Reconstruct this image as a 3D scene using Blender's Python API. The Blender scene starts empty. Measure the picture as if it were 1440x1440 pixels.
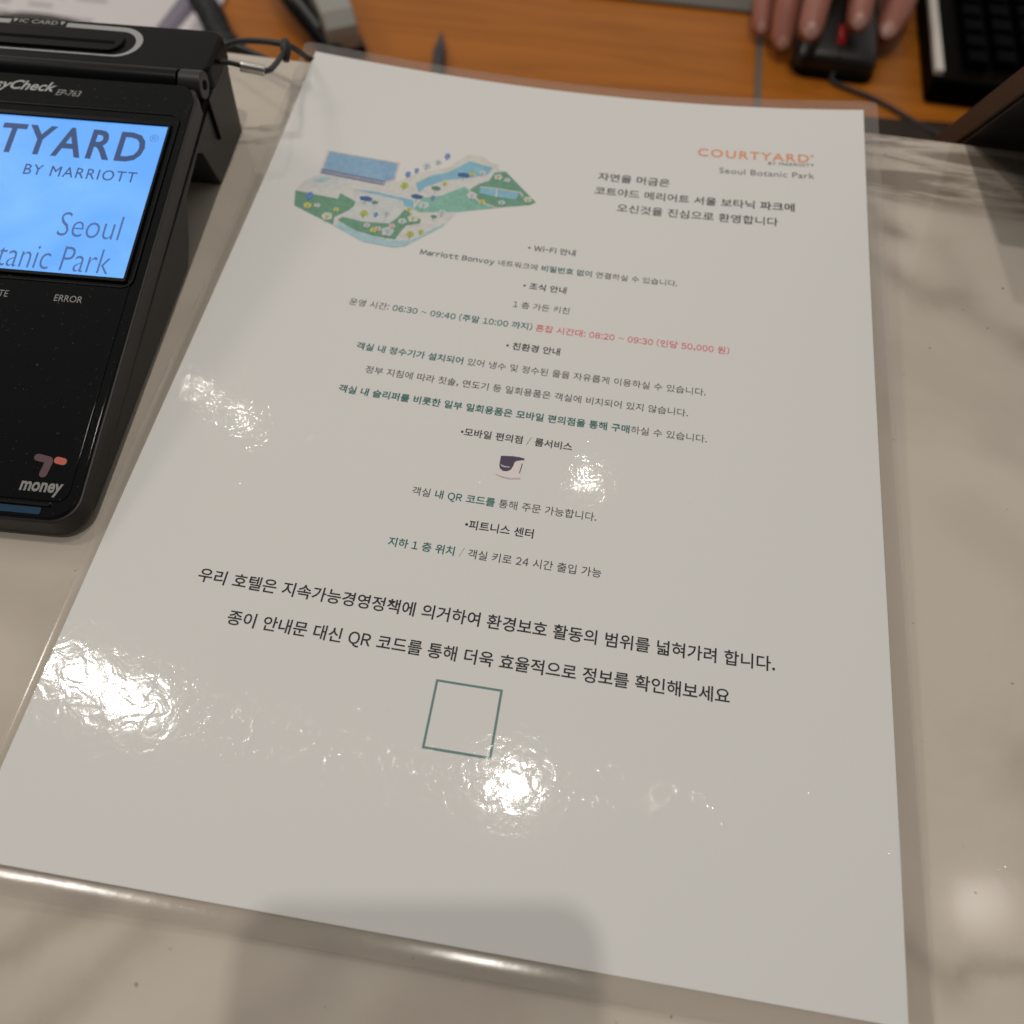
import bpy, bmesh, math, random
from mathutils import Vector, Matrix, noise as mnoise

random.seed(7)
MM = 0.001
scene = bpy.context.scene
COL = scene.collection

# ------------------------------------------------------------------ camera
cam_d = bpy.data.cameras.new('camera')
cam = bpy.data.objects.new('camera', cam_d)
COL.objects.link(cam)
CAM = Vector((122.655, -7.689, 210.486))
R = ((0.98732233, 0.15780286, 0.01711382),
     (-0.14580058, 0.85900353, 0.49076994),
     (0.06274407, -0.48704332, 0.87112111))
M = Matrix(R).transposed().to_4x4()
M.translation = CAM * MM
cam.matrix_world = M
cam_d.sensor_width = 36.0
cam_d.lens = 30.145
cam_d.clip_start = 0.005
cam_d.clip_end = 30.0
cam_d.dof.use_dof = True
cam_d.dof.focus_distance = 0.232
cam_d.dof.aperture_fstop = 10.5
scene.camera = cam

# ------------------------------------------------------------------ light
scene.view_settings.view_transform = 'Standard'
scene.view_settings.look = 'None'
scene.view_settings.exposure = 0.22
scene.view_settings.gamma = 1.0
world = bpy.data.worlds.new('World')
scene.world = world
world.use_nodes = True
bg = world.node_tree.nodes['Background']
bg.inputs['Strength'].default_value = 1.0
# the room: a lighter lobby beyond the desk, darker behind the photographer
_t = world.node_tree
_g = _t.nodes.new('ShaderNodeTexCoord')
_s = _t.nodes.new('ShaderNodeSeparateXYZ')
_r = _t.nodes.new('ShaderNodeValToRGB')
_m = _t.nodes.new('ShaderNodeMath')
_m.operation = 'MULTIPLY_ADD'
_m.inputs[1].default_value = 0.5
_m.inputs[2].default_value = 0.5
_t.links.new(_g.outputs['Generated'], _s.inputs[0])
_t.links.new(_s.outputs['Y'], _m.inputs[0])
_t.links.new(_m.outputs[0], _r.inputs['Fac'])
_e = _r.color_ramp.elements
_e[0].position, _e[0].color = 0.15, (0.060, 0.056, 0.050, 1)
_e[1].position, _e[1].color = 0.95, (0.46, 0.435, 0.40, 1)
_q = _e.new(0.55)
_q.color = (0.170, 0.160, 0.146, 1)
_t.links.new(_r.outputs['Color'], bg.inputs['Color'])


def disk_light(x, y, z, power, size, col=(1.0, 0.93, 0.84)):
    d = bpy.data.lights.new('downlight_or_fill', 'AREA')
    d.shape = 'DISK'
    d.size = size * MM
    d.energy = power
    d.color = col
    o = bpy.data.objects.new('downlight_or_fill', d)
    o.location = (x * MM, y * MM, z * MM)
    COL.objects.link(o)


disk_light(100, -100, 2200, 6.8, 52)
disk_light(-906, 551, 2200, 2.9, 52)
disk_light(-800, 508, 2200, 3.1, 56)
disk_light(64, 482, 2200, 4.2, 66)
disk_light(1330, 392, 2200, 0.28, 34)
disk_light(-933, 1592, 2200, 0.15, 13)
disk_light(-811, 1510, 2200, 0.17, 13)
disk_light(129, 1497, 2200, 0.24, 15)
disk_light(-2750, 2000, 2300, 26.0, 950)   # added broad soft light from the far left, deepens the terminal's shadow


# ------------------------------------------------------------------ helpers
def lin(r, g, b):
    f = lambda c: c / 12.92 if c <= 0.04045 else ((c + 0.055) / 1.055) ** 2.4
    return (f(r / 255), f(g / 255), f(b / 255))


def ink(r, g, b):
    p = lin(188, 181, 170)
    return tuple(min(0.85, 0.8 * a / q) for a, q in zip(lin(r, g, b), p))


class NT:
    def __init__(self, name):
        self.m = bpy.data.materials.new(name)
        self.m.use_nodes = True
        self.t = self.m.node_tree
        self.n = self.t.nodes
        self.p = self.n['Principled BSDF']
        self.out = self.n['Material Output']

    def add(self, kind, **kw):
        n = self.n.new(kind)
        for k, v in kw.items():
            setattr(n, k, v)
        return n

    def link(self, a, b):
        self.t.links.new(a, b)

    def math(self, op, a, b=None, c=None, clamp=False):
        n = self.add('ShaderNodeMath', operation=op, use_clamp=clamp)
        for i, v in enumerate((a, b, c)):
            if v is None:
                continue
            if isinstance(v, (int, float)):
                n.inputs[i].default_value = v
            else:
                self.link(v, n.inputs[i])
        return n.outputs[0]

    def coord(self, scale=(1, 1, 1), rot=(0, 0, 0), kind='Object'):
        tc = self.add('ShaderNodeTexCoord')
        mp = self.add('ShaderNodeMapping')
        mp.inputs['Scale'].default_value = scale
        mp.inputs['Rotation'].default_value = rot
        self.link(tc.outputs[kind], mp.inputs['Vector'])
        return mp.outputs['Vector']

    def noise(self, vec, scale, detail=3, rough=0.5, dist=0.0):
        n = self.add('ShaderNodeTexNoise')
        n.inputs['Scale'].default_value = scale
        n.inputs['Detail'].default_value = detail
        n.inputs['Roughness'].default_value = rough
        n.inputs['Distortion'].default_value = dist
        self.link(vec, n.inputs['Vector'])
        return n.outputs['Fac']

    def ramp(self, fac, stops, interp='LINEAR'):
        r = self.add('ShaderNodeValToRGB')
        r.color_ramp.interpolation = interp
        e = r.color_ramp.elements
        while len(e) < len(stops):
            e.new(0.5)
        for el, (pos, c) in zip(e, stops):
            el.position = pos
            el.color = (*c, 1) if len(c) == 3 else c
        self.link(fac, r.inputs['Fac'])
        return r.outputs['Color']

    def mix(self, fac, a, b):
        n = self.add('ShaderNodeMix', data_type='RGBA')
        for sock, v in ((n.inputs['Factor'], fac), (n.inputs['A'], a), (n.inputs['B'], b)):
            if isinstance(v, (int, float)):
                sock.default_value = v
            elif isinstance(v, tuple):
                sock.default_value = (*v, 1)
            else:
                self.link(v, sock)
        return n.outputs['Result']

    def bump(self, h, dist, strength=1.0, normal=None):
        b = self.add('ShaderNodeBump')
        b.inputs['Strength'].default_value = strength
        b.inputs['Distance'].default_value = dist
        self.link(h, b.inputs['Height'])
        if normal is not None:
            self.link(normal, b.inputs['Normal'])
        return b.outputs['Normal']

    def set(self, **kw):
        for k, v in kw.items():
            s = self.p.inputs[k.replace('_', ' ')]
            if isinstance(v, tuple):
                s.default_value = (*v, 1) if len(v) == 3 else v
            elif isinstance(v, (int, float)):
                s.default_value = v
            else:
                self.link(v, s)
        return self


def lam_bump(t, gain=1.0):
    """the slight orange peel and the sparse hair scratches of the laminating film"""
    v = t.coord()
    wave = t.noise(v, 60, 1, 0.4)
    peel = t.noise(v, 235, 2, 0.5, 0.8)
    mid = t.noise(v, 620, 2, 0.5, 0.5)
    fine = t.noise(v, 1500, 1, 0.5)
    h = t.math('ADD', t.math('MULTIPLY', wave, 0.5), t.math('MULTIPLY', peel, 1.7))
    h = t.math('ADD', h, t.math('MULTIPLY', mid, 0.17))
    h = t.math('ADD', h, t.math('MULTIPLY', fine, 0.06))
    for ang in (0.5, 2.0, 2.9):
        sv = t.coord((3000, 300, 1), (0, 0, ang))
        s = t.noise(sv, 1.0, 1, 0.5, 0.3)
        s = t.math('MULTIPLY', t.math('SUBTRACT', s, 0.71, clamp=True), 3.2)
        h = t.math('SUBTRACT', h, s)
    return t.bump(h, 0.000030 * gain)


def m_print(name, col, rough=0.6):
    t = NT(name)
    t.set(Base_Color=col, Roughness=rough, Specular_IOR_Level=0.25,
          Coat_Weight=1.0, Coat_Roughness=0.05, Coat_IOR=1.5, Coat_Normal=lam_bump(t))
    return t.m


def m_plain(name, col, rough=0.5, metal=0.0, spec=0.5, bump=None, var=0.0, ior=1.5):
    t = NT(name)
    t.set(Roughness=rough, Metallic=metal, Specular_IOR_Level=spec, IOR=ior)
    if var > 0:
        f = t.noise(t.coord(), 90, 4)
        t.set(Base_Color=t.mix(f, tuple(c * (1 - var) for c in col), tuple(min(1, c * (1 + var)) for c in col)))
    else:
        t.set(Base_Color=col)
    if bump:
        t.set(Normal=t.bump(t.noise(t.coord(), bump[0], 3), bump[1]))
    return t.m


def m_gloss_black():
    t = NT('scuffed_gloss_black')
    v = t.coord()
    specks = t.noise(v, 900, 2, 0.7)
    dust = t.ramp(specks, [(0.68, (0, 0, 0)), (0.76, (1, 1, 1))])
    sm = t.noise(v, 45, 3, 0.6)
    rough = t.math('ADD', 0.035, t.math('MULTIPLY', sm, 0.04))
    base = t.mix(t.math('MULTIPLY', dust, 0.40), (0.0038, 0.0044, 0.0054), (0.16, 0.16, 0.16))
    sv = t.coord((2600, 130, 1), (0, 0, 0.35))
    s = t.noise(sv, 1.0, 1)
    t.set(Base_Color=base, Roughness=rough, Specular_IOR_Level=0.22, Normal=t.bump(s, 0.000004))
    return t.m


def m_film():
    t = NT('clear_laminating_film')
    tr = t.add('ShaderNodeBsdfTransparent')
    tr.inputs['Color'].default_value = (0.93, 0.92, 0.91, 1)
    gl = t.add('ShaderNodeBsdfGlossy')
    gl.inputs['Roughness'].default_value = 0.15
    t.link(lam_bump(t, 0.4), gl.inputs['Normal'])
    df = t.add('ShaderNodeBsdfDiffuse')
    df.inputs['Color'].default_value = (0.72, 0.68, 0.64, 1)
    fr = t.add('ShaderNodeFresnel')
    fr.inputs['IOR'].default_value = 1.5
    m1 = t.add('ShaderNodeMixShader')
    m1.inputs[0].default_value = 0.12
    t.link(tr.outputs[0], m1.inputs[1])
    t.link(df.outputs[0], m1.inputs[2])
    m2 = t.add('ShaderNodeMixShader')
    t.link(fr.outputs[0], m2.inputs[0])
    t.link(m1.outputs[0], m2.inputs[1])
    t.link(gl.outputs[0], m2.inputs[2])
    t.link(m2.outputs[0], t.out.inputs['Surface'])
    return t.m


def m_marble():
    t = NT('polished_beige_marble')
    tc = t.add('ShaderNodeTexCoord')
    P = tc.outputs['Object']
    wob = t.add('ShaderNodeTexNoise')
    wob.inputs['Scale'].default_value = 32
    wob.inputs['Detail'].default_value = 5
    wob.inputs['Roughness'].default_value = 0.58
    t.link(P, wob.inputs['Vector'])
    sub = t.add('ShaderNodeVectorMath', operation='SUBTRACT')
    t.link(wob.outputs['Color'], sub.inputs[0])
    sub.inputs[1].default_value = (0.5, 0.5, 0.5)
    sc = t.add('ShaderNodeVectorMath', operation='SCALE')
    sc.inputs['Scale'].default_value = 0.019
    t.link(sub.outputs[0], sc.inputs[0])
    ad = t.add('ShaderNodeVectorMath', operation='ADD')
    t.link(P, ad.inputs[0])
    t.link(sc.outputs[0], ad.inputs[1])
    sep = t.add('ShaderNodeSeparateXYZ')
    t.link(ad.outputs[0], sep.inputs[0])
    X, Y = sep.outputs[0], sep.outputs[1]

    def seg(ax, ay, bx, by, w, amp):
        ax, ay, bx, by, w = (q * MM for q in (ax, ay, bx, by, w))
        L = math.hypot(bx - ax, by - ay)
        tx, ty = (bx - ax) / L, (by - ay) / L
        a = t.math('SUBTRACT', X, ax)
        b = t.math('SUBTRACT', Y, ay)
        s = t.math('ADD', t.math('MULTIPLY', a, tx), t.math('MULTIPLY', b, ty))
        d = t.math('SUBTRACT', t.math('MULTIPLY', b, tx), t.math('MULTIPLY', a, ty))
        over = t.math('MAXIMUM', t.math('SUBTRACT', s, L), t.math('MULTIPLY', s, -1.0))
        over = t.math('MAXIMUM', over, 0.0)
        d2 = t.math('ADD', t.math('MULTIPLY', d, d), t.math('MULTIPLY', over, over))
        e = t.math('EXPONENT', t.math('MULTIPLY', d2, -1.0 / (w * w)))
        return t.math('MULTIPLY', e, amp)

    segs = [(214, 253, 222, 245, 4, .35), (222, 222, 232, 215, 6, .20), (232, 215, 241, 213, 8, .16),
            (241, 213, 262, 197, 6.5, .22), (262, 197, 300, 180, 8, .22), (214, 228, 223, 220, 4.4, .28),
            (217, 245, 225, 243, 4.6, .36), (238, 240, 243, 220, 6, .16), (224, 262, 250, 258, 6, .18),
            (12, -22, 32, -4, 4.0, .36), (26, -31, 48, -9, 5, .30), (60, -40, 86, -8, 7, .22),
            (223, 11, 245, 19, 2.6, .36), (210, 17, 219, 9, 4.2, .34), (243, 60, 270, 35, 7, .22),
            (-60, 66, -6, 62, 8, .18), (-40, 30, 6, 20, 9, .18), (236, 130, 270, 96, 10, .14),
            (-80, 200, -25, 262, 8, .14), (246, 160, 300, 130, 7, .14)]
    tot = None
    for s in segs:
        e = seg(*s)
        tot = e if tot is None else t.math('ADD', tot, e)
    # streaky band along the far right edge
    sv = t.coord((14, 95, 1), (0, 0, -0.03))
    st = t.noise(sv, 1.0, 6, 0.68, 0.9)
    st = t.ramp(st, [(0.40, (1, 1, 1)), (0.58, (0, 0, 0))])
    band = t.math('MULTIPLY', t.math('SUBTRACT', Y, 0.254), 60.0, clamp=True)
    right = t.math('MULTIPLY', t.math('SUBTRACT', X, 0.16), 18.0, clamp=True)
    tot = t.math('ADD', tot, t.math('MULTIPLY', t.math('MULTIPLY', t.math('MULTIPLY', band, right), st), 1.15))
    tot = t.math('ADD', tot, t.math('MULTIPLY', t.math('MULTIPLY', band, right), 0.22))
    cl = t.noise(P, 13, 5, 0.6, 0.5)
    tot = t.math('ADD', tot, t.math('MULTIPLY', t.math('SUBTRACT', cl, 0.47, clamp=True), 0.85), clamp=True)
    hue = t.noise(P, 24, 2)
    vein = t.mix(hue, (0.20, 0.152, 0.115), (0.255, 0.205, 0.17))
    base = t.mix(t.noise(P, 9, 4, 0.55), (0.60, 0.535, 0.455), (0.675, 0.62, 0.55))
    col = t.mix(t.math('MULTIPLY', tot, 0.92), base, vein)
    dots = t.noise(P, 420, 1, 0.3)
    dots = t.ramp(dots, [(0.785, (0, 0, 0)), (0.82, (1, 1, 1))])
    col = t.mix(t.math('MULTIPLY', dots, 0.55), col, (0.14, 0.09, 0.07))
    b = t.bump(t.noise(P, 2200, 2, 0.6), 0.000011)
    t.set(Base_Color=col, Roughness=0.06, Specular_IOR_Level=0.45, Normal=b)
    return t.m


def m_wood(name, a, b, rough=0.38):
    t = NT(name)
    v = t.coord((4.5, 95, 60))
    g = t.noise(v, 1.0, 6, 0.62, 0.7)
    g2 = t.noise(t.coord((14, 520, 60)), 1.0, 3, 0.6)
    f = t.math('ADD', t.math('MULTIPLY', g, 0.75), t.math('MULTIPLY', g2, 0.25))
    col = t.ramp(f, [(0.30, a), (0.68, b)])
    t.set(Base_Color=col, Roughness=rough, Specular_IOR_Level=0.18)
    return t.m


def m_emit(name, col, strength=1.0, col2=None):
    t = NT(name)
    t.set(Base_Color=(0.004, 0.006, 0.01), Roughness=0.16, Specular_IOR_Level=0.35, Emission_Strength=strength)
    if col2:
        v = t.coord()
        sm = t.noise(v, 26, 4, 0.55, 0.8)
        f = t.ramp(sm, [(0.15, (0, 0, 0)), (0.95, (1, 1, 1))])
        t.set(Emission_Color=t.mix(f, col, col2))
        t.set(Roughness=t.math('ADD', 0.10, t.math('MULTIPLY', sm, 0.25)))
    else:
        t.set(Emission_Color=col)
    return t.m


def link_mesh(name, verts, faces, mats, parent=None, midx=None, smooth=False):
    me = bpy.data.meshes.new(name)
    me.from_pydata([Vector(v) * MM for v in verts], [], faces)
    if not isinstance(mats, (list, tuple)):
        mats = [mats]
    for m in mats:
        me.materials.append(m)
    if midx:
        for p, i in zip(me.polygons, midx):
            p.material_index = i
    me.update()
    if smooth:
        for p in me.polygons:
            p.use_smooth = True
    o = bpy.data.objects.new(name, me)
    COL.objects.link(o)
    if parent:
        o.parent = parent
    return o


def from_bm(name, bm, mats, parent=None, smooth=True, angle=35):
    """bm is in millimetres"""
    bmesh.ops.scale(bm, vec=(MM, MM, MM), verts=bm.verts)
    bmesh.ops.recalc_face_normals(bm, faces=bm.faces)
    if smooth:
        for e in bm.edges:
            if len(e.link_faces) == 2 and e.calc_face_angle(0) > math.radians(angle):
                e.smooth = False
        for f in bm.faces:
            f.smooth = True
    me = bpy.data.meshes.new(name)
    bm.to_mesh(me)
    bm.free()
    for m in (mats if isinstance(mats, (list, tuple)) else [mats]):
        me.materials.append(m)
    o = bpy.data.objects.new(name, me)
    COL.objects.link(o)
    if smooth:
        wn = o.modifiers.new('weighted_normals', 'WEIGHTED_NORMAL')
        wn.keep_sharp = True
        wn.weight = 90
    if parent:
        o.parent = parent
    return o


def thing(name, label, cat, loc=(0, 0, 0), rotz=0.0, group=None):
    o = bpy.data.objects.new(name, None)
    o.empty_display_size = 0.01
    o.location = Vector(loc) * MM
    o.rotation_euler = (0, 0, rotz)
    o['label'] = label
    o['category'] = cat
    if group:
        o['group'] = group
    COL.objects.link(o)
    return o


def tag(o, label, cat, group=None):
    o['label'] = label
    o['category'] = cat
    if group:
        o['group'] = group
    return o


def rrect(x0, y0, x1, y1, r, n=7):
    pts = []
    for cx, cy, a0 in ((x1 - r, y0 + r, -90), (x1 - r, y1 - r, 0), (x0 + r, y1 - r, 90), (x0 + r, y0 + r, 180)):
        for i in range(n + 1):
            a = math.radians(a0 + 90 * i / n)
            pts.append((cx + r * math.cos(a), cy + r * math.sin(a)))
    return pts


def prism(bm, pts, z0, z1, f=None):
    """2D outline between two heights; f maps (x, y, h) to 3D"""
    f = f or (lambda x, y, h: (x, y, h))
    lo = [bm.verts.new(f(x, y, z0)) for x, y in pts]
    hi = [bm.verts.new(f(x, y, z1)) for x, y in pts]
    n = len(pts)
    top = bm.faces.new(hi)
    bm.faces.new(lo[::-1])
    for i in range(n):
        bm.faces.new((lo[i], lo[(i + 1) % n], hi[(i + 1) % n], hi[i]))
    return top


def bevel_sharp(bm, w, seg=3, angle=40):
    bmesh.ops.recalc_face_normals(bm, faces=bm.faces)
    es = [e for e in bm.edges if len(e.link_faces) == 2 and e.calc_face_angle(0) > math.radians(angle)]
    bmesh.ops.bevel(bm, geom=es, offset=w, segments=seg, profile=0.5, affect='EDGES', clamp_overlap=True)


def box_bm(x0, y0, z0, x1, y1, z1, bev=0.0, seg=3):
    bm = bmesh.new()
    prism(bm, [(x0, y0), (x1, y0), (x1, y1), (x0, y1)], z0, z1)
    if bev:
        bevel_sharp(bm, bev, seg)
    return bm


def smooth_path(pts, per=10):
    """Catmull-Rom through the points"""
    P = [Vector(p) for p in pts]
    P = [P[0] * 2 - P[1]] + P + [P[-1] * 2 - P[-2]]
    out = []
    for i in range(1, len(P) - 2):
        a, b, c, d = P[i - 1:i + 3]
        for k in range(per):
            s = k / per
            out.append(0.5 * ((2 * b) + (c - a) * s + (2 * a - 5 * b + 4 * c - d) * s * s + (3 * b - a - 3 * c + d) * s ** 3))
    out.append(P[-2])
    return out


def tube(bm, pts, r, n=10, rb=None):
    P = [Vector(p) for p in pts]
    rings = []
    up = Vector((0.123, 0.2, 1)).normalized()
    for i, p in enumerate(P):
        d = (P[min(i + 1, len(P) - 1)] - P[max(i - 1, 0)]).normalized()
        x = up - d * up.dot(d)
        if x.length < 1e-4:
            x = d.orthogonal()
        x.normalize()
        y = d.cross(x)
        up = x
        rr = r[i] if isinstance(r, (list, tuple)) else r
        rs = rb if rb else rr
        rings.append([bm.verts.new(p + x * (math.cos(2 * math.pi * k / n) * rr) + y * (math.sin(2 * math.pi * k / n) * rs)) for k in range(n)])
    for a, b in zip(rings, rings[1:]):
        for k in range(n):
            bm.faces.new((a[k], a[(k + 1) % n], b[(k + 1) % n], b[k]))
    bm.faces.new(rings[0][::-1])
    bm.faces.new(rings[-1])


def loft(bm, rings):
    V = [[bm.verts.new(p) for p in r] for r in rings]
    n = len(V[0])
    for a, b in zip(V, V[1:]):
        for k in range(n):
            bm.faces.new((a[k], a[(k + 1) % n], b[(k + 1) % n], b[k]))
    bm.faces.new(V[0][::-1])
    bm.faces.new(V[-1])


# ------------------------------------------------------------------ text
def glyphs(s, bold=0.0, shear=0.0, track=1.0):
    cu = bpy.data.curves.new('lettering', 'FONT')
    cu.body = s
    cu.size = 1.0
    cu.offset = bold
    cu.shear = shear
    cu.space_character = track
    cu.resolution_u = 3
    cu.fill_mode = 'BOTH'
    ob = bpy.data.objects.new('lettering', cu)
    COL.objects.link(ob)
    dg = bpy.context.evaluated_depsgraph_get()
    dg.update()
    me = bpy.data.meshes.new_from_object(ob.evaluated_get(dg))
    vs = [(v.co.x, v.co.y) for v in me.vertices]
    fs = [tuple(p.vertices) for p in me.polygons]
    bpy.data.objects.remove(ob)
    bpy.data.curves.remove(cu)
    bpy.data.meshes.remove(me)
    return vs, fs


def runs_mesh(runs, track=1.0, shear=0.0):
    """runs: (text, material index, bold) set one after the other on a baseline"""
    V, F, I, Z = [], [], [], []
    x = 0.0
    bar = max(v[0] for v in glyphs('|', 0, shear, track)[0])
    for s, mi, bold in runs:
        double = 'M' in s and bold > 0       # a swollen M closes up: strike it twice instead
        for k, dx in enumerate((-bold * .6, bold * .6) if double else (0,)):
            vs, fs = glyphs(s, 0 if double else bold, shear, track)
            n = len(V)
            V += [(a + x + dx, b) for a, b in vs]
            Z += [k * 0.02] * len(vs)
            F += [tuple(i + n for i in f) for f in fs]
            I += [mi] * len(fs)
        x += max(v[0] for v in glyphs(s + '|', 0, shear, track)[0]) - bar
    return V, F, I, Z


def place_text(name, runs, x0, x1, yc, mats, parent, fn, track=1.0, shear=0.0, tall=1.0, size=None, align='fit', cap=None):
    """scale the line to x0..x1, centre it on yc, and map it with fn(x, y)"""
    V, F, I, Z = runs_mesh(runs, track, shear)
    xs = [v[0] for v in V]
    ys = [v[1] for v in V]
    sx = (x1 - x0) / (max(xs) - min(xs))
    sy = sx * tall
    if cap:
        sy = cap / (max(ys) - min(ys))
    xm, ym = min(xs), (min(ys) + max(ys)) / 2
    P = []
    for (a, b), dz in zip(V, Z):
        q = fn(x0 + (a - xm) * sx, yc + (b - ym) * sy)
        P.append((q[0], q[1], q[2] + dz))
    return link_mesh(name, P, F, mats, parent, I)


# ================================================================== setting
MARBLE = m_marble()
edge_y = lambda x: 299.5 - 0.0137 * x
bm = bmesh.new()
prism(bm, [(-700, -420), (900, -420), (900, edge_y(900)), (-700, edge_y(-700))], -24, 0)
bevel_sharp(bm, 1.2, 3)
o = from_bm('countertop', bm, MARBLE)
o['kind'] = 'structure'

DARKWOOD = m_wood('dark_walnut', (0.016, 0.008, 0.004), (0.034, 0.018, 0.009))
o = from_bm('counter_base', box_bm(-700, 180, -760, 900, 210, -24.5), DARKWOOD)
o['kind'] = 'structure'

WOOD = m_wood('honey_oak', (0.30, 0.094, 0.009), (0.55, 0.182, 0.020))
bm = box_bm(-900, 210.5, -235, 219.2, 1500, -205, 0.8)
for q in (box_bm(224.0, 210.5, -235, 1100, 1500, -205, 0.8),):
    tmp = bpy.data.meshes.new('tmp')
    q.to_mesh(tmp)
    q.free()
    bm.from_mesh(tmp)
    bpy.data.meshes.remove(tmp)
o = from_bm('desk', bm, WOOD)
o['kind'] = 'structure'
GREY = m_plain('grey_joint_strip', (0.155, 0.135, 0.115), 0.5)
o = from_bm('desk_joint', box_bm(219.3, 212, -234, 223.9, 1499, -204.4), GREY)
o['kind'] = 'structure'
bm = bmesh.new()
prism(bm, [(-60, 505), (640, 505), (640, 629), (-60, 581.4)], -204.9, -202)  # thin dark strip on the desk along its counter side
o = from_bm('desk_rear_strip', bm, DARKWOOD)
o['kind'] = 'structure'

# ================================================================== laminated notice
W, H = 210.0, 297.0
TERMS = [(i, j) for i in range(4) for j in range(5) if i + j <= 5]
CO = [0.11563, -0.09904, -0.00715, 0.69077, 0.47519, 0.17709, 0.80473, 0.94171, -0.57291, -0.96337,
      2.56899, 0.96939, 0.87251, 1.17549, -0.15574, 0.88256, -0.19471]


def hz(u, v):
    a = u / W * 2 - 1
    b = v / H * 2 - 1
    return max(0.0, sum(c * a ** i * b ** j for c, (i, j) in zip(CO, TERMS))) + 0.45


sheet = thing('laminated_notice', 'white laminated hotel notice printed with Korean text, lying flat on the marble counter', 'notice')
PAPER = m_print('laminated_white_paper', (0.80, 0.80, 0.79))
FILM = m_film()
nu, nv = 64, 90
V, F = [], []
for j in range(nv + 1):
    for i in range(nu + 1):
        u, v = W * i / nu, H * j / nv
        V.append((u, v, hz(u, v)))
for j in range(nv):
    for i in range(nu):
        a = j * (nu + 1) + i
        F.append((a, a + 1, a + nu + 2, a + nu + 1))
paper = link_mesh('paper', V, F, PAPER, sheet, smooth=True)
# the clear welded margin of the pouch, dipping off the paper and curling up at the rim
prof = [(0.02, 0.05), (0.4, 0.03), (0.8, 0.05), (1.2, 0.075), (1.6, 0.11), (2.1, 0.16), (2.7, 0.235), (3.3, 0.33), (4.3, 0.54), (5.3, 0.79)]
loop = []
for i in range(64):
    loop.append((W * i / 64, 0, 0, -1))
loop.append((W, 0, 'c', 0))
for i in range(1, 90):
    loop.append((W, H * i / 90, 1, 0))
loop.append((W, H, 'c', 1))
for i in range(1, 64):
    loop.append((W - W * i / 64, H, 0, 1))
loop.append((0, H, 'c', 2))
for i in range(1, 90):
    loop.append((0, H - H * i / 90, -1, 0))
loop[0] = (0, 0, 'c', 3)
ex = []
for u, v, nx, ny in loop:
    if nx == 'c':
        c = {0: (1, -1), 1: (1, 1), 2: (-1, 1), 3: (-1, -1)}[ny]
        ang = math.atan2(*c[::-1])
        for k, q in ((-45, 1.0), (-12, 1.22), (0, 1.30), (12, 1.22), (45, 1.0)):
            ex.append((u, v, q * math.cos(ang + math.radians(k)), q * math.sin(ang + math.radians(k))))
    else:
        ex.append((u, v, nx, ny))
V, F = [], []
for u, v, nx, ny in ex:
    for d, dz in prof:
        taper = 0.40 + 0.60 * v / H if nx < -0.3 else 1.0
        x, y = u + nx * d * taper, v + ny * d
        w = 0.6 + 0.9 * mnoise.noise(Vector((u * 0.02, v * 0.02, 3.1)))
        V.append((x, y, max(0.12, hz(min(max(x, 0), W), min(max(y, 0), H)) + (dz if ny < -0.5 else dz * 0.12 - 0.1 * d / 5.3 + (0.10 if d > 5 else 0)) * (0.75 + w * 0.4))))
n, k = len(ex), len(prof)
for a in range(n):
    b = (a + 1) % n
    for q in range(k - 1):
        F.append((a * k + q, a * k + q + 1, b * k + q + 1, b * k + q))
link_mesh('clear_margin', V, F, FILM, sheet, smooth=True)


def pg(lift):
    return lambda u, v: (u, v, hz(u, v) + lift)


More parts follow.
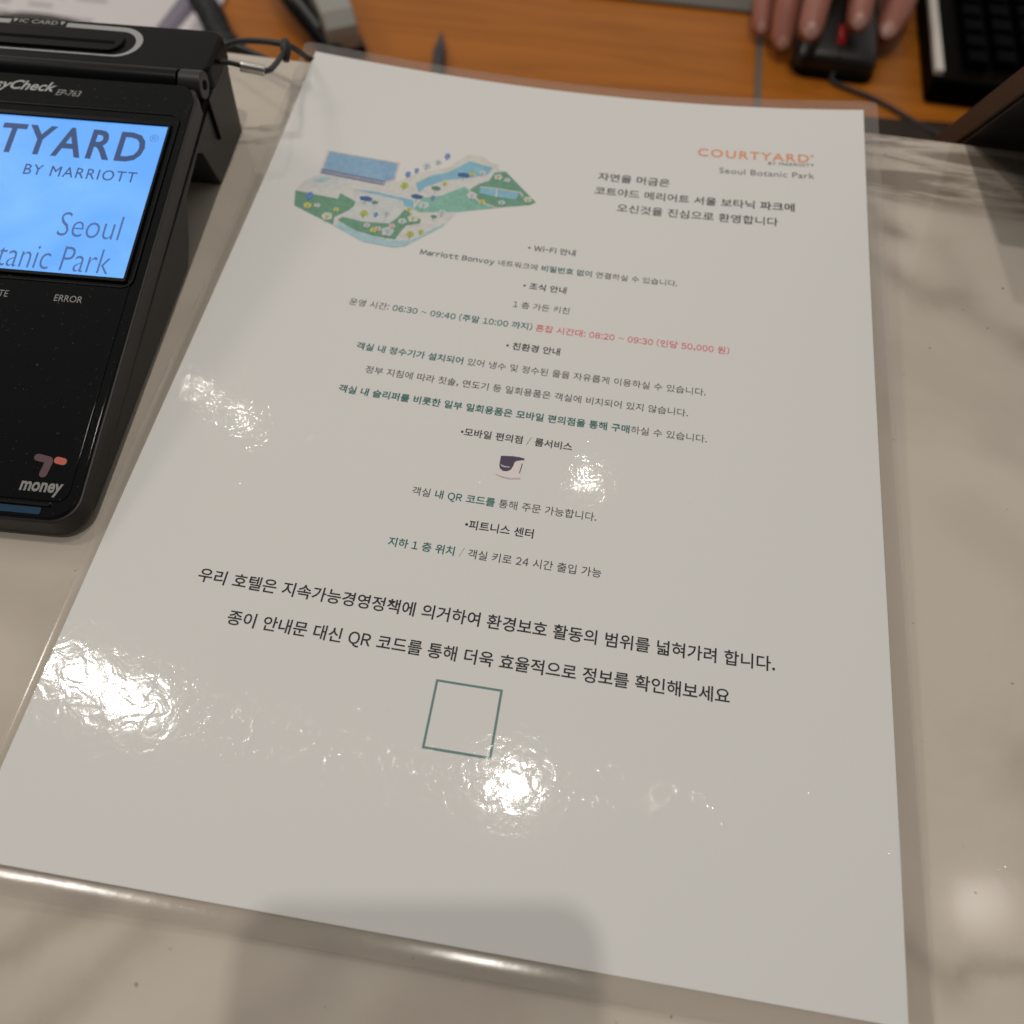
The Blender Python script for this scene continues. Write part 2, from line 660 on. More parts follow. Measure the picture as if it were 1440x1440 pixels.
BLACK = m_print('print_black', ink(22, 20, 21))
SOFT = m_print('print_dark_grey', ink(62, 57, 54))
GREEN = m_print('print_dark_green', ink(0, 84, 74))
FOREST = m_print('print_grey_green', ink(22, 72, 60))
RED = m_print('print_red', ink(190, 72, 74))
ORANGE = m_print('print_orange', ink(204, 116, 70))
TM = [BLACK, SOFT, GREEN, FOREST, RED]
B = 0.016
LINES = [
    ([('자연을 머금은', 0, .008)], 116.3, 142.0, 251.9),
    ([('코트야드 메리어트 서울 보타닉 ', 0, .008), ('파크에', 0, .016)], 115.9, 185.7, 244.5),
    ([('오신것을 진심으로 환영합니다', 0, .006)], 124.6, 180.2, 236.9),
    ([('• Wi-Fi 안내', 0, .010)], 96.7, 112.9, 212.6),
    ([('Marriott Bonvoy', 3, .014), (' 네트워크에 ', 1, 0), ('비밀번호 없이', 2, B), (' 연결하실 수 있습니다.', 1, 0)], 61.2, 147.9, 203.9),
    ([('• 조식 안내', 0, .012)], 97.7, 112.0, 195.2),
    ([('1 층 가든 키친', 1, 0)], 95.7, 114.1, 186.5),
    ([('운영 시간: ', 1, 0), ('06:30 ~ 09:40 (주말 10:00 까지)', 2, .010), (' 혼잡 시간대: 08:20 ~ 09:30 (인당 50,000 원)', 4, .006)], 43.4, 165.8, 177.8),
    ([('• 친환경 안내', 0, .014)], 96.2, 113.3, 169.1),
    ([('객실 내 정수기가 설치되어', 2, .014), (' 있어 냉수 및 정수된 물을 자유롭게 이용하실 수 있습니다.', 1, 0)], 50.1, 159.3, 160.4),
    ([('정부 지침에 따라 칫솔, 면도기 등 일회용품은 객실에 비치되어 있지 않습니다.', 1, .002)], 55.1, 154.4, 151.8),
    ([('객실 내 슬리퍼를 비롯한 일부 일회용품은 모바일 편의점을 통해 구매', 2, .018), ('하실 수 있습니다.', 1, 0)], 48.9, 160.5, 143.2),
    ([('•모바일 편의점 / 룸서비스', 0, .014)], 88.3, 121.5, 134.2),
    ([('객실 ', 1, .002), ('내 QR 코드를', 2, .014), (' 통해 주문 가능합니다.', 1, .002)], 78.5, 131.2, 111.8),
    ([('•피트니스 센터', 0, .014)], 95.3, 114.5, 103.7),
    ([('지하 1 층 위치', 2, .014), (' / 객실 키로 24 시간 출입 가능', 1, .004)], 75.5, 134.4, 94.8),
    ([('우리 호텔은 지속가능경영정책에 의거하여 환경보호 활동의 범위를 넓혀가려 합니다.', 0, .012)], 28.4, 181.0, 76.2),
    ([('종이 안내문 대신 QR 코드를 통해 더욱 효율적으로 정보를 확인해보세요', 0, .012)], 39.7, 169.9, 65.9),
]
wide = lambda c: chr(ord(c) + 0xFEE0) if 33 <= ord(c) <= 126 else c


def glyph_sheet(chars, bold):
    """one outline per character, taken from one tall text block with a character on every line"""
    cu = bpy.data.curves.new('lettering', 'FONT')
    cu.body = '\n'.join(wide(c) for c in chars)
    cu.offset = bold
    cu.space_line = 3.0
    cu.resolution_u = 3
    ob = bpy.data.objects.new('lettering', cu)
    COL.objects.link(ob)
    g = bpy.context.evaluated_depsgraph_get()
    g.update()
    m = bpy.data.meshes.new_from_object(ob.evaluated_get(g))
    rows = {}
    row = [int(round((0.38 - v.co.y) / 3.0)) for v in m.vertices]
    for k, v in enumerate(m.vertices):
        rows.setdefault(row[k], []).append(k)
    res = {}
    for r, c in enumerate(chars):
        ids = rows.get(r, [])
        loc = {k: n for n, k in enumerate(ids)}
        vs = [(m.vertices[k].co.x, m.vertices[k].co.y + 3.0 * r) for k in ids]
        res[c] = [vs, []]
    for p in m.polygons:
        c = chars[row[p.vertices[0]]]
        ids = rows[row[p.vertices[0]]]
        base = ids[0]
        res[c][1].append(tuple(k - base for k in p.vertices))
    bpy.data.objects.remove(ob)
    bpy.data.curves.remove(cu)
    bpy.data.meshes.remove(m)
    return res


need = {}
for runs, u0, u1, vc in LINES:
    for t_, mi_, b_ in runs:
        need.setdefault(b_, set()).update(c for c in t_ if c != ' ')
SHEETS = {b_: glyph_sheet(sorted(cs), b_) for b_, cs in need.items()}
_a = max(v[0] for v in glyphs('가')[0])
HADV = max(v[0] for v in glyphs('가가')[0]) - _a
TIGHT = {'~': (.62, .62), '/': (.40, 1.05), '-': (.6, 1), '(': (.9, 1), ')': (.9, 1)}


def korean_line(runs, u0, u1, vc, fn):
    V, F, I = [], [], []
    x = 0.0
    for s_, mi_, b_ in runs:
        for c in s_:
            if c == ' ':
                x += HADV * 0.32
                continue
            vs, fs = SHEETS[b_][c]
            n = len(V)
            if ord(c) < 0x2000 or c == '•':
                kx, ky = TIGHT.get(c, (.93, 1))
                lo_ = min(v[0] for v in vs)
                sb = HADV * (.045 if c not in '.,:' else .06)
                yc_ = HADV * .4
                V += [(x + sb + (a - lo_) * kx, yc_ + (b - yc_) * ky) for a, b in vs]
                x += sb * 2 + (max(v[0] for v in vs) - lo_) * kx
            else:
                V += [(x + a, b) for a, b in vs]
                x += HADV
            F += [tuple(k + n for k in f) for f in fs]
            I += [mi_] * len(fs)
    xs = [v[0] for v in V]
    k = (u1 - u0) / (max(xs) - min(xs))
    P = [fn(u0 + (a - min(xs)) * k, vc + (b - HADV * 0.40) * k) for a, b in V]
    print('LINE', runs[0][0][:6], 'em', round(k * HADV, 2), 'ymid', round((min(v[1] for v in V) + max(v[1] for v in V)) / 2 / HADV, 3))
    return link_mesh('text_line', P, F, TM, sheet, I)


for runs, u0, u1, vc in LINES:
    korean_line(runs, u0, u1, vc, pg(0.07))
place_text('heading_logo', [('COURTYARD', 0, .012)], 151.0, 190.6, 269.9, [ORANGE], sheet, pg(0.07), track=1.18, cap=4.2)
place_text('heading_logo', [('®', 0, 0)], 190.9, 192.3, 271.3, [ORANGE], sheet, pg(0.07))
place_text('heading_logo', [('BY MARRIOTT', 0, .006)], 176.4, 192.3, 266.4, [SOFT], sheet, pg(0.07), track=1.15, cap=1.45)
place_text('heading_logo', [('Seoul Botanic Park', 0, -.004)], 159.2, 192.4, 261.0, [SOFT], sheet, pg(0.07), track=1.05)

# ---- the little watercolour park map
MAPC = {
    'pale': (192, 188, 172), 'yel': (192, 188, 160), 'gla': (112, 140, 172), 'fac': (84, 84, 112), 'pink': (200, 164, 152),
    'gr': (84, 122, 96), 'gr2': (106, 146, 124), 'lake': (108, 148, 188), 'riv': (138, 164, 188), 'riv2': (106, 148, 188), 'pla': (178, 182, 178),
    'b': (70, 104, 158), 'l': (160, 174, 200), 'd': (38, 76, 118), 'o': (146, 148, 66), 'y': (206, 172, 78), 'g': (78, 112, 90),
    'w': (208, 206, 194), 'c': (186, 194, 142), 'r': (206, 142, 128), 'stem': (74, 72, 70), 'white': (204, 202, 192), 'blue3': (70, 120, 180)}
mk = list(MAPC)


def m_water(name, col):
    t = NT(name)
    f = t.noise(t.coord(), 420, 5, 0.65)
    t.set(Base_Color=t.mix(f, tuple(c * 0.62 for c in col), tuple(min(.85, c * 1.42) for c in col)), Roughness=0.6, Specular_IOR_Level=0.25,
          Coat_Weight=1.0, Coat_Roughness=0.05, Coat_IOR=1.5, Coat_Normal=lam_bump(t))
    return t.m


MM_ = [m_water('map_' + k, ink(*MAPC[k])) for k in mk]
mv, mf, mi = [], [], []


def draped(pts, lift, maxlen=2.2):
    """triangulate a printed shape finely enough to follow the bowed sheet"""
    b = bmesh.new()
    b.faces.new([b.verts.new((u, v, 0)) for u, v in pts])
    bmesh.ops.triangulate(b, faces=b.faces, ngon_method='EAR_CLIP')
    for _ in range(6):
        long = [e for e in b.edges if e.calc_length() > maxlen]
        if not long:
            break
        bmesh.ops.subdivide_edges(b, edges=long, cuts=1)
        bmesh.ops.triangulate(b, faces=[f for f in b.faces if len(f.verts) > 3])
    b.verts.index_update()
    vs = [(v.co.x, v.co.y, hz(v.co.x, v.co.y) + lift) for v in b.verts]
    fs = [tuple(v.index for v in (f.verts if f.normal.z >= 0 else reversed(f.verts))) for f in b.faces]
    b.free()
    return vs, fs


def mpoly(pts, key, lift):
    n = len(mv)
    vs, fs = draped(pts, lift)
    mv.extend(vs)
    mf.extend(tuple(i + n for i in f) for f in fs)
    mi.extend([mk.index(key)] * len(fs))


def mstroke(pts, w, key, lift):
    for (a, b), (c, d) in zip(pts, pts[1:]):
        L = math.hypot(c - a, d - b) or 1
        px, py = -(d - b) / L * w / 2, (c - a) / L * w / 2
        mpoly([(a + px, b + py), (a - px, b - py), (c - px, d - py), (c + px, d + py)], key, lift)


mpoly([(12.3, 223.7), (14.1, 229.5), (18.4, 233.4), (27.7, 234.6), (42.4, 232.9), (48.1, 237.6), (52.7, 242), (62.1, 246.5), (68.1, 254.9), (73.7, 254.9), (80.9, 249.2), (83.1, 248.6), (96.1, 234.8), (94.3, 233.2), (82.9, 229.5), (69.7, 224.8), (66.5, 217.4), (55.4, 205.2), (51.7, 204), (41.2, 204.5), (29.8, 209.8), (21.2, 213.5), (14, 216.5)], 'pale', .05)
mpoly([(42.4, 232.9), (48.1, 237.6), (52.7, 242), (62.1, 246.5), (69.5, 255.1), (80.6, 251.2), (78.1, 249.7), (69.4, 251.5), (62.6, 244.1), (57.6, 241.6), (52.5, 236.4), (53.5, 231.9), (44.2, 230.9)], 'yel', .06)
mpoly([(17.7, 246.2), (44.8, 245.6), (45.2, 236.2), (41.8, 233.0), (18.1, 235.4)], 'pink', .055)
mpoly([(18.7, 245.5), (44.1, 244.9), (44.6, 236.6), (41.3, 234.6), (18.8, 236)], 'gla', .07)
mpoly([(18.3, 236.4), (41.7, 235.2), (41.8, 232.8), (18.4, 234.1)], 'fac', .085)
for i in range(24):
    x = 18.6 + i * 0.98
    mstroke([(x, 235.9 - i * .05), (x + .05, 234.5 - i * .05)], .34, 'pla', .095)
    mstroke([(x + .3, 245.9 - i * .025), (x + .3, 245.3 - i * .025)], .35, 'gla', .09)
mpoly([(15.1, 228.3), (18.7, 232.5), (27.8, 234.1), (30.3, 229.8), (20.8, 227.1)], 'pla', .06)
mpoly([(16.5, 229.5), (19.2, 232.2), (23.0, 232.6), (20.6, 229.3)], 'riv', .07)
mpoly([(12.3, 223.7), (20.5, 223.2), (27.7, 222.9), (27.9, 225.9), (34, 222.9), (34, 220.5), (32.6, 217.9), (29.2, 214.3), (29.5, 210.2), (21.2, 213.5), (14, 216.5)], 'gr', .07)
mpoly([(79.2, 247.4), (83.1, 248.6), (96.1, 234.8), (94.3, 233.2), (82.8, 229.8), (77.9, 231), (71.5, 236.5), (74.9, 240.6), (77.9, 242.7)], 'gr', .07)
mpoly([(32.2, 227.3), (38.9, 227.8), (49.6, 226.4), (50.8, 224.1), (49.7, 218.7), (47.8, 215.5), (39.4, 214.5), (30.7, 215.1), (34.8, 221.2)], 'pla', .065)
mpoly([(54.6, 223.5), (56.7, 229.6), (62.3, 231.7), (69.9, 238.1), (71.9, 236.6), (74.9, 232.8), (82.2, 229.4), (69.6, 225.1), (56.9, 222.2)], 'gr2', .075)
mpoly([(30.3, 212.7), (31.4, 214.8), (38.9, 213.8), (47.9, 214.8), (49.9, 217.8), (51.5, 222.6), (53.7, 221.4), (58.3, 218.6), (58, 216.9), (53.8, 215.1), (52.6, 211.9), (51.5, 207.8), (44.3, 207.9), (37.5, 209.2)], 'gr', .075)
mpoly([(29.8, 209.8), (30.9, 211.9), (40.3, 208.4), (49.8, 206.9), (53.5, 207.5), (57.2, 208.7), (66.0, 218.6), (66.5, 217.4), (55.4, 205.2), (51.7, 204), (41.2, 204.5)], 'riv', .07)
mpoly([(52.5, 236.4), (57.6, 241.6), (62.6, 244.1), (69.4, 251.5), (78.1, 249.7), (77.3, 246), (70.4, 242.7), (62.7, 240.1), (56.2, 234.9), (54.6, 231.6)], 'lake', .075)
mpoly([(32, 228.5), (38.5, 229.2), (51, 228), (53.6, 228), (54.7, 223), (51.1, 224.2), (49.9, 226.8), (38.8, 228)], 'riv2', .08)
mpoly([(75.5, 238.7), (81.3, 238.9), (89.5, 238.4), (89, 235), (81.9, 235.1), (75.7, 235.8)], 'lake', .085)
mstroke([(75.3, 239.0), (81.4, 239.2), (89.9, 238.8), (91.2, 236.8)], .5, 'white', .095)
mstroke([(81.4, 239.2), (81.8, 234.9)], .5, 'white', .1)
mstroke([(29.2, 214.3), (29.6, 209.9)], .6, 'white', .1)
mstroke([(31.0, 214.9), (39.2, 214.3), (47.5, 215.2), (50.0, 218.6)], .45, 'white', .1)
mstroke([(71.9, 236.9), (73.0, 233.9), (77.0, 231.4), (82.5, 229.7)], .5, 'white', .1)
mstroke([(57.2, 208.7), (53.8, 211.0), (54.6, 214.6), (58.6, 216.7)], .6, 'white', .1)
mstroke([(64.9, 250.0), (62.7, 244.2)], .3, 'white', .1)
TREES = [(60.9, 252.4, 'b', 1.5), (58.2, 248.7, 'l', 1.2), (54.6, 245.9, 'l', 1.5), (51.5, 242.8, 'b', 1.2), (48.9, 240.2, 'b', 1.4), (48.9, 234.3, 'o', 1.5), (68.5, 243.8, 'd', 1.9), (71.5, 244.9, 'y', 1.1), (74.9, 246.4, 'w', 1.1), (62.7, 238.2, 'y', 1.0), (60.1, 235.2, 'g', 1.6), (80.9, 245.2, 'c', 1.5), (84.3, 244.2, 'w', 1.1), (73.3, 234.1, 'w', 1.8), (77.3, 231.6, 'y', 1.2), (84.2, 232.5, 'l', 1.2), (93.1, 235.7, 'c', 1.5), (54.5, 229.7, 'd', 1.8), (60.0, 230.3, 'b', 1.1), (57.6, 226.0, 'l', 1.8), (53.1, 223.0, 'y', 1.0), (37.2, 225.0, 'd', 1.9), (40.6, 223.9, 'g', 1.2), (38.3, 217.7, 'o', 1.5), (42.4, 218.1, 'b', 1.1), (46.0, 219.3, 'l', 1.2), (17.8, 222.1, 'b', 1.9), (18.4, 217.5, 'y', 1.4), (21.6, 218.2, 'w', 1.0), (28.5, 217.7, 'y', 1.0), (26.3, 213.8, 'c', 1.9), (40.6, 212.4, 'w', 1.1), (43.3, 210.7, 'y', 1.2), (48.2, 211.0, 'l', 2.2), (44.7, 211.6, 'r', 1.2), (49.1, 213.9, 'r', 1.2), (55.3, 218.9, 'c', 1.9), (56.0, 211.2, 'o', 1.4), (59.4, 213.1, 'o', 1.1), (62.2, 221.2, 'g', 1.1), (64.6, 223.6, 'l', 1.4), (52.0, 216.8, 'l', 1.5)]
for u, v, k, s in TREES:
    s *= 1.22
    rx, ry = {'d': (1.15, .6), 'g': (1.0, .65), 'b': (.62, .95), 'o': (.85, 1.0)}.get(k, (.9, .9))
    pts = []
    ph = random.random() * 6
    for i in range(14):
        a = 2 * math.pi * i / 14
        q = s * (0.84 + 0.18 * math.sin(a * 5 + ph))
        pts.append((u + math.cos(a) * q * rx, v + math.sin(a) * q * ry))
    mpoly(pts, k, .115)
    mstroke([(u, v + s * .35), (u, v - s * 1.35)], .16, 'stem', .125)
    if k in 'lwcyb':
        mstroke([(u - s * .35, v + s * .25), (u, v - s * .3), (u + s * .35, v + s * .25)], .13, 'stem' if k != 'b' else 'l', .128)
link_mesh('park_map', mv, mf, MM_, sheet, mi)

# ---- the small printed emblem (a plain dark cap shape, a bar and a swoosh)
NAVY = m_print('print_navy', ink(58, 48, 66))
PALE = m_print('print_pale_pink', ink(194, 178, 168))
MAUVE = m_print('print_mauve', ink(158, 140, 146))
ev, ef, ei = [], [], []


def epoly(pts, i, lift):
    n = len(ev)
    vs, fs = draped(pts, lift)
    ev.extend(vs)
    ef.extend(tuple(q + n for q in f) for f in fs)
    ei.extend([i] * len(fs))


epoly([(101.49, 124.11), (101.51, 127.65), (108.27, 128.17), (107.96, 125.63), (108.13, 121.15), (105.44, 120.69), (103.0, 120.78), (101.02, 121.26)], 1, .05)
epoly([(101.38, 127.42), (101.55, 127.75), (104.94, 128.13), (106.87, 128.15), (108.31, 127.87), (108.30, 127.35), (106.22, 126.68), (105.69, 126.18), (105.48, 124.79), (104.99, 123.47), (104.07, 122.74), (102.87, 122.60), (101.80, 123.34), (101.46, 124.31)], 0, .07)
epoly([(101.62, 124.9), (102.6, 124.5), (103.6, 124.4), (104.7, 124.45), (104.3, 124.0), (103.2, 123.95), (102.2, 124.05)], 2, .085)
epoly([(107.81, 126.02), (108.08, 125.96), (107.76, 122.61), (107.51, 122.67)], 0, .07)
epoly([(100.83, 121.33), (103.02, 120.69), (105.47, 120.49), (108.16, 120.95), (108.19, 120.75), (105.34, 120.23), (102.89, 120.42), (100.87, 121.09)], 2, .07)
link_mesh('emblem', ev, ef, [NAVY, PALE, MAUVE], sheet, ei)

# ---- the printed code panel: its green frame and tinted field only
TEAL = m_print('print_frame_teal', ink(82, 110, 100))
cv, cf, ci = [], [], []
x0, y0, x1, y1, t_ = 96.3, 41.0, 113.4, 58.6, 0.62
for (a, b, c, d), i in (((x0, y0, x1, y0 + t_), 0), ((x0, y1 - t_, x1, y1), 0), ((x0, y0 + t_, x0 + t_, y1 - t_), 0), ((x1 - t_, y0 + t_, x1, y1 - t_), 0), ((x0 + t_, y0 + t_, x1 - t_, y1 - t_), 1)):
    n = len(cv)
    vs, fs = draped([(a, b), (c, b), (c, d), (a, d)], .07)
    cv += vs
    cf += [tuple(q + n for q in f) for f in fs]
    ci += [i] * len(fs)
link_mesh('code_frame', cv, cf, [TEAL, PAPER], sheet, ci)

# ================================================================== card terminal
TW = 126.0
term = thing('card_terminal', 'black card payment terminal with a lit blue screen, standing on the counter', 'card terminal', (-5.6, 84.8, 0), math.radians(3.62))
GLOSS = m_gloss_black()
SHELL = m_plain('charcoal_plastic', (0.022, 0.021, 0.020), 0.42, spec=0.35, bump=(2500, 0.000012), var=0.1)
SIDE = m_plain('olive_grey_plastic', (0.040, 0.039, 0.035), 0.45, spec=0.35, bump=(2500, 0.000012), var=0.1)
MATTE = m_plain('black_plastic', (0.0045, 0.0048, 0.0060), 0.34, spec=0.5, ior=1.2, var=0.2)
VOID = m_plain('dark_recess', (0.003, 0.003, 0.003), 0.9, spec=0.1)
LEGEND = m_plain('grey_legend', (0.24, 0.24, 0.24), 0.5)
SILVER = m_plain('silver_legend', (0.36, 0.37, 0.38), 0.45)
fz = lambda x, y, h: (x, y, 10.0 + 0.169 * y + h)

# lower body (side profile pushed through the width)
prof = [(3.5, 2.3), (7, 0.6), (99, 0.5), (105, 5), (115, 16.4), (131.5, 19.8), (134.5, 17.6), (140.3, 0), (170, 0), (174, 26.6), (149, 24.2)]
bm = bmesh.new()
lo = [bm.verts.new((-1.0, y, z)) for y, z in prof]
hi = [bm.verts.new((-TW + 1.0, y, z)) for y, z in prof]
bm.faces.new(lo)
bm.faces.new(hi[::-1])
for i in range(len(prof)):
    j = (i + 1) % len(prof)
    bm.faces.new((lo[i], hi[i], hi[j], lo[j]))
bevel_sharp(bm, 0.6, 2, 25)
from_bm('lower_body', bm, SIDE, term)
# upper shell: the strip between seam and face
bm = bmesh.new()
out = rrect(-TW, -3.2, 0, 148.3, 8, 8)
top = prism(bm, out, -7.6, -0.6, fz)
bevel_sharp(bm, 0.7, 2)
from_bm('upper_shell', bm, SHELL, term)
# glossy face plate with its rolled rim
bm = bmesh.new()
prism(bm, rrect(-TW + .7, -2.5, -.7, 146, 7.4, 8), -0.65, 0.25, fz)
bevel_sharp(bm, 0.55, 3)
face = from_bm('face_plate', bm, GLOSS, term)
bm = bmesh.new()
prism(bm, rrect(-TW + 3.3, 2.3, -3.3, 134.6, 3.4, 8), 0.2, 0.55, fz)
bevel_sharp(bm, 0.22, 2)
from_bm('face_overlay', bm, GLOSS, term)


def ring(bm, outer, inner, z0, z1, f):
    n = len(outer)
    A = [[bm.verts.new(f(x, y, z)) for x, y in P] for P in (outer, inner) for z in (z0, z1)]
    o0, o1, i0, i1 = A
    for k in range(n):
        j = (k + 1) % n
        bm.faces.new((o1[k], o1[j], i1[j], i1[k]))
        bm.faces.new((o0[k], o0[j], o1[j], o1[k]))
        bm.faces.new((i0[j], i0[k], i1[k], i1[j]))


bm = bmesh.new()
ring(bm, rrect(-TW + 2.8, 68.4, -2.7, 132.6, 3.2), rrect(-TW + 3.25, 68.85, -3.15, 132.15, 2.8), 0.5, 0.82, fz)
ring(bm, rrect(-TW + 4.3, 70.0, -4.6, 128.6, .6), rrect(-TW + 5.2, 71.0, -5.3, 127.4, .3), 0.5, 1.5, fz)
from_bm('screen_bezel', bm, MATTE, term)
SCR = m_emit('lit_blue_screen', lin(84, 150, 232), 1.0, lin(122, 184, 248))
SCRTXT = m_emit('dark_screen_pixels', lin(58, 76, 112), 1.0)
SCRTHIN = m_emit('thin_screen_pixels', lin(72, 100, 148), 1.0)
pts = rrect(-TW + 5.2, 71.0, -5.3, 127.4, .3)
screen = link_mesh('screen', [fz(x, y, .72) for x, y in pts], [tuple(range(len(pts)))], SCR, term)
on = lambda h: (lambda x, y: fz(x, y, h))
place_text('screen_text', [('COURTYARD', 0, .020)], -99.2, -11.0, 118.6, [SCRTXT], screen, on(.78), track=1.2, cap=11.6)
place_text('screen_text', [('®', 0, -.01)], -10.4, -7.6, 122.6, [SCRTHIN], screen, on(.78))
place_text('screen_text', [('BY MARRIOTT', 0, .004)], -46.2, -10.9, 107.3, [SCRTXT], screen, on(.78), track=1.15, cap=3.9)
place_text('screen_text', [('Seoul', 0, -.010)], -29.7, -10.7, 88.6, [SCRTHIN], screen, on(.78), cap=8.6)
place_text('screen_text', [('Botanic Park', 0, -.010)], -53.6, -10.8, 76.6, [SCRTHIN], screen, on(.78), cap=8.4)
for s, a, b in (('ERROR', -24.1, -15.8), ('REMOTE', -47.9, -37.9), ('POWER', -71, -62)):
    place_text('legend', [(s, 0, .004)], a, b, 63.4, [LEGEND], term, on(.62), cap=2.2)
place_text('legend', [('EasyCheck', 0, .022)], -71.0, -45.6, 139.6, [SILVER], term, on(.32), shear=.35, cap=5.0)
place_text('legend', [('EP-763', 0, .010)], -45.2, -37.0, 138.3, [LEGEND], term, on(.32), shear=.3, cap=2.4)
place_text('legend', [('money', 0, .030)], -17.0, -5.4, 5.3, [LEGEND], term, on(.62), shear=.08, cap=3.9)


def capsule(a, b, r, n=9):
    d = math.atan2(b[1] - a[1], b[0] - a[0])
    p = [(b[0] + r * math.cos(d - math.pi / 2 + math.pi * i / n), b[1] + r * math.sin(d - math.pi / 2 + math.pi * i / n)) for i in range(n + 1)]
    p += [(a[0] + r * math.cos(d + math.pi / 2 + math.pi * i / n), a[1] + r * math.sin(d + math.pi / 2 + math.pi * i / n)) for i in range(n + 1)]
    return p


PLUM = m_plain('plum_logo', (0.075, 0.018, 0.034), 0.4)
CORAL = m_plain('coral_logo', (0.50, 0.085, 0.045), 0.4)
V, F, I = [], [], []
for pts, i, h in ((capsule((-14.6, 14.2), (-11.4, 13.7), 1.0), 0, .60), (capsule((-11.2, 13.2), (-11.8, 9.7), 1.1), 0, .63),
                  (capsule((-9.0, 13.85), (-7.4, 13.6), 1.0), 1, .60)):
    n = len(V)
    V += [fz(x, y, h) for x, y in pts]
    F.append(tuple(range(n, len(V))))
    I.append(i)
link_mesh('pay_logo', V, F, [PLUM, CORAL], term, I)
# lip at the front edge, blue screen glints put into its colour
BLUE = m_plain('blue_glint_lip', (0.014, 0.05, 0.10), 0.15, var=0.9)
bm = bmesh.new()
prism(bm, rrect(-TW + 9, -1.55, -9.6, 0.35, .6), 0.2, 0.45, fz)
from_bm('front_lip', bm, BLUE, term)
bm = bmesh.new()
prism(bm, rrect(-TW + 7, 0.75, -7.6, 1.5, .3), 0.2, 0.75, fz)
from_bm('front_ridge', bm, MATTE, term)
# head with the chip card slot
bm = bmesh.new()
prism(bm, rrect(-TW, 153.0, 0, 177.0, 4.5, 8), 25.2, 34.0)
bevel_sharp(bm, 1.4, 4, 50)
head = from_bm('card_head', bm, MATTE, term)
bm = bmesh.new()
prism(bm, rrect(-TW, 149.0, -0.1, 172.0, .8), 23.5, 27.0)
from_bm('rear_shell', bm, SHELL, term)
bm = bmesh.new()
prism(bm, rrect(-96.5, 160.2, -31.5, 171.0, 5.0, 8), 33.8, 34.9)
bevel_sharp(bm, .5, 3, 50)
slot = from_bm('card_slot', bm, MATTE, term)
bm = bmesh.new()
prism(bm, rrect(-94, 163.6, -34, 165.2, .6), 34.6, 34.96)
from_bm('slot_opening', bm, VOID, slot)
V, F = [], []


def strip(path, w):
    n = len(V)
    for i, (x, y) in enumerate(path):
        a = path[max(0, i - 1)]
        b = path[min(len(path) - 1, i + 1)]
        L = math.hypot(b[0] - a[0], b[1] - a[1])
        ww = w[i] if isinstance(w, list) else w
        px, py = -(b[1] - a[1]) / L * ww / 2, (b[0] - a[0]) / L * ww / 2
        V.append((x + px, y + py, 34.06))
        V.append((x - px, y - py, 34.06))
    for i in range(len(path) - 1):
        k = n + i * 2
        F.append((k, k + 1, k + 3, k + 2))


for sgn in (1, -1):
    cx = -63.8
    f = lambda x: cx + sgn * (x - cx)
    arc = [(f(-54), 173.4), (f(-34), 173.1)] + [(f(-34 + 7.4 * math.sin(a)), 165.8 + 7.3 * math.cos(a)) for a in [math.pi * i / 14 for i in range(1, 15)]] + [(cx, 158.5)]
    strip(arc, [2.3] * 8 + [2.2, 2.0, 1.8, 1.5, 1.3, 1.1, 1.0, .8, .7])
for x in (-72.3, -54.9 - .9):
    n = len(V)
    V += [(x - .9, 175.0, 34.06), (x + .9, 175.0, 34.06), (x, 172.9, 34.06)]
    F.append((n, n + 1, n + 2))
link_mesh('slot_marking', V, F, SILVER, term)
place_text('legend', [('IC CARD', 0, .004)], -70.6, -57.4, 174.0, [SILVER], term, lambda x, y: (x, y, 34.06), cap=2.1)
# hinge roller
bm = bmesh.new()
tube(bm, [(-TW + 5, 148.6, 32.9), (-7.6, 148.6, 32.9)], 4.3, 28)
bevel_sharp(bm, .4, 2, 60)
roll = from_bm('hinge_roller', bm, MATTE, term)
bm = bmesh.new()
tube(bm, [(-7.0, 148.6, 32.9), (0.4, 148.6, 32.9)], 4.3, 28)
bevel_sharp(bm, .5, 2, 60)
from_bm('roller_cap', bm, SHELL, roll)
bm = bmesh.new()
tube(bm, [(0.4, 148.6, 32.9), (0.65, 148.6, 32.9)], 1.5, 16)
from_bm('cap_screw', bm, VOID, roll)
bm = bmesh.new()
prism(bm, [(-30, 140.4), (-.2, 140.4), (-.2, 152.6), (-30, 152.6)], 26.4, 29.2)
prism(bm, [(-TW + .2, 141), (-30.5, 141), (-30.5, 152.6), (-TW + .2, 152.6)], 26.4, 29.2)
from_bm('hinge_bed', bm, VOID, term)
bm = bmesh.new()
prism(bm, [(-1.4, 148.35), (-0.02, 148.35), (-0.02, 149.35), (-1.4, 149.35)], 12.5, 27.5)
from_bm('side_groove', bm, VOID, term)

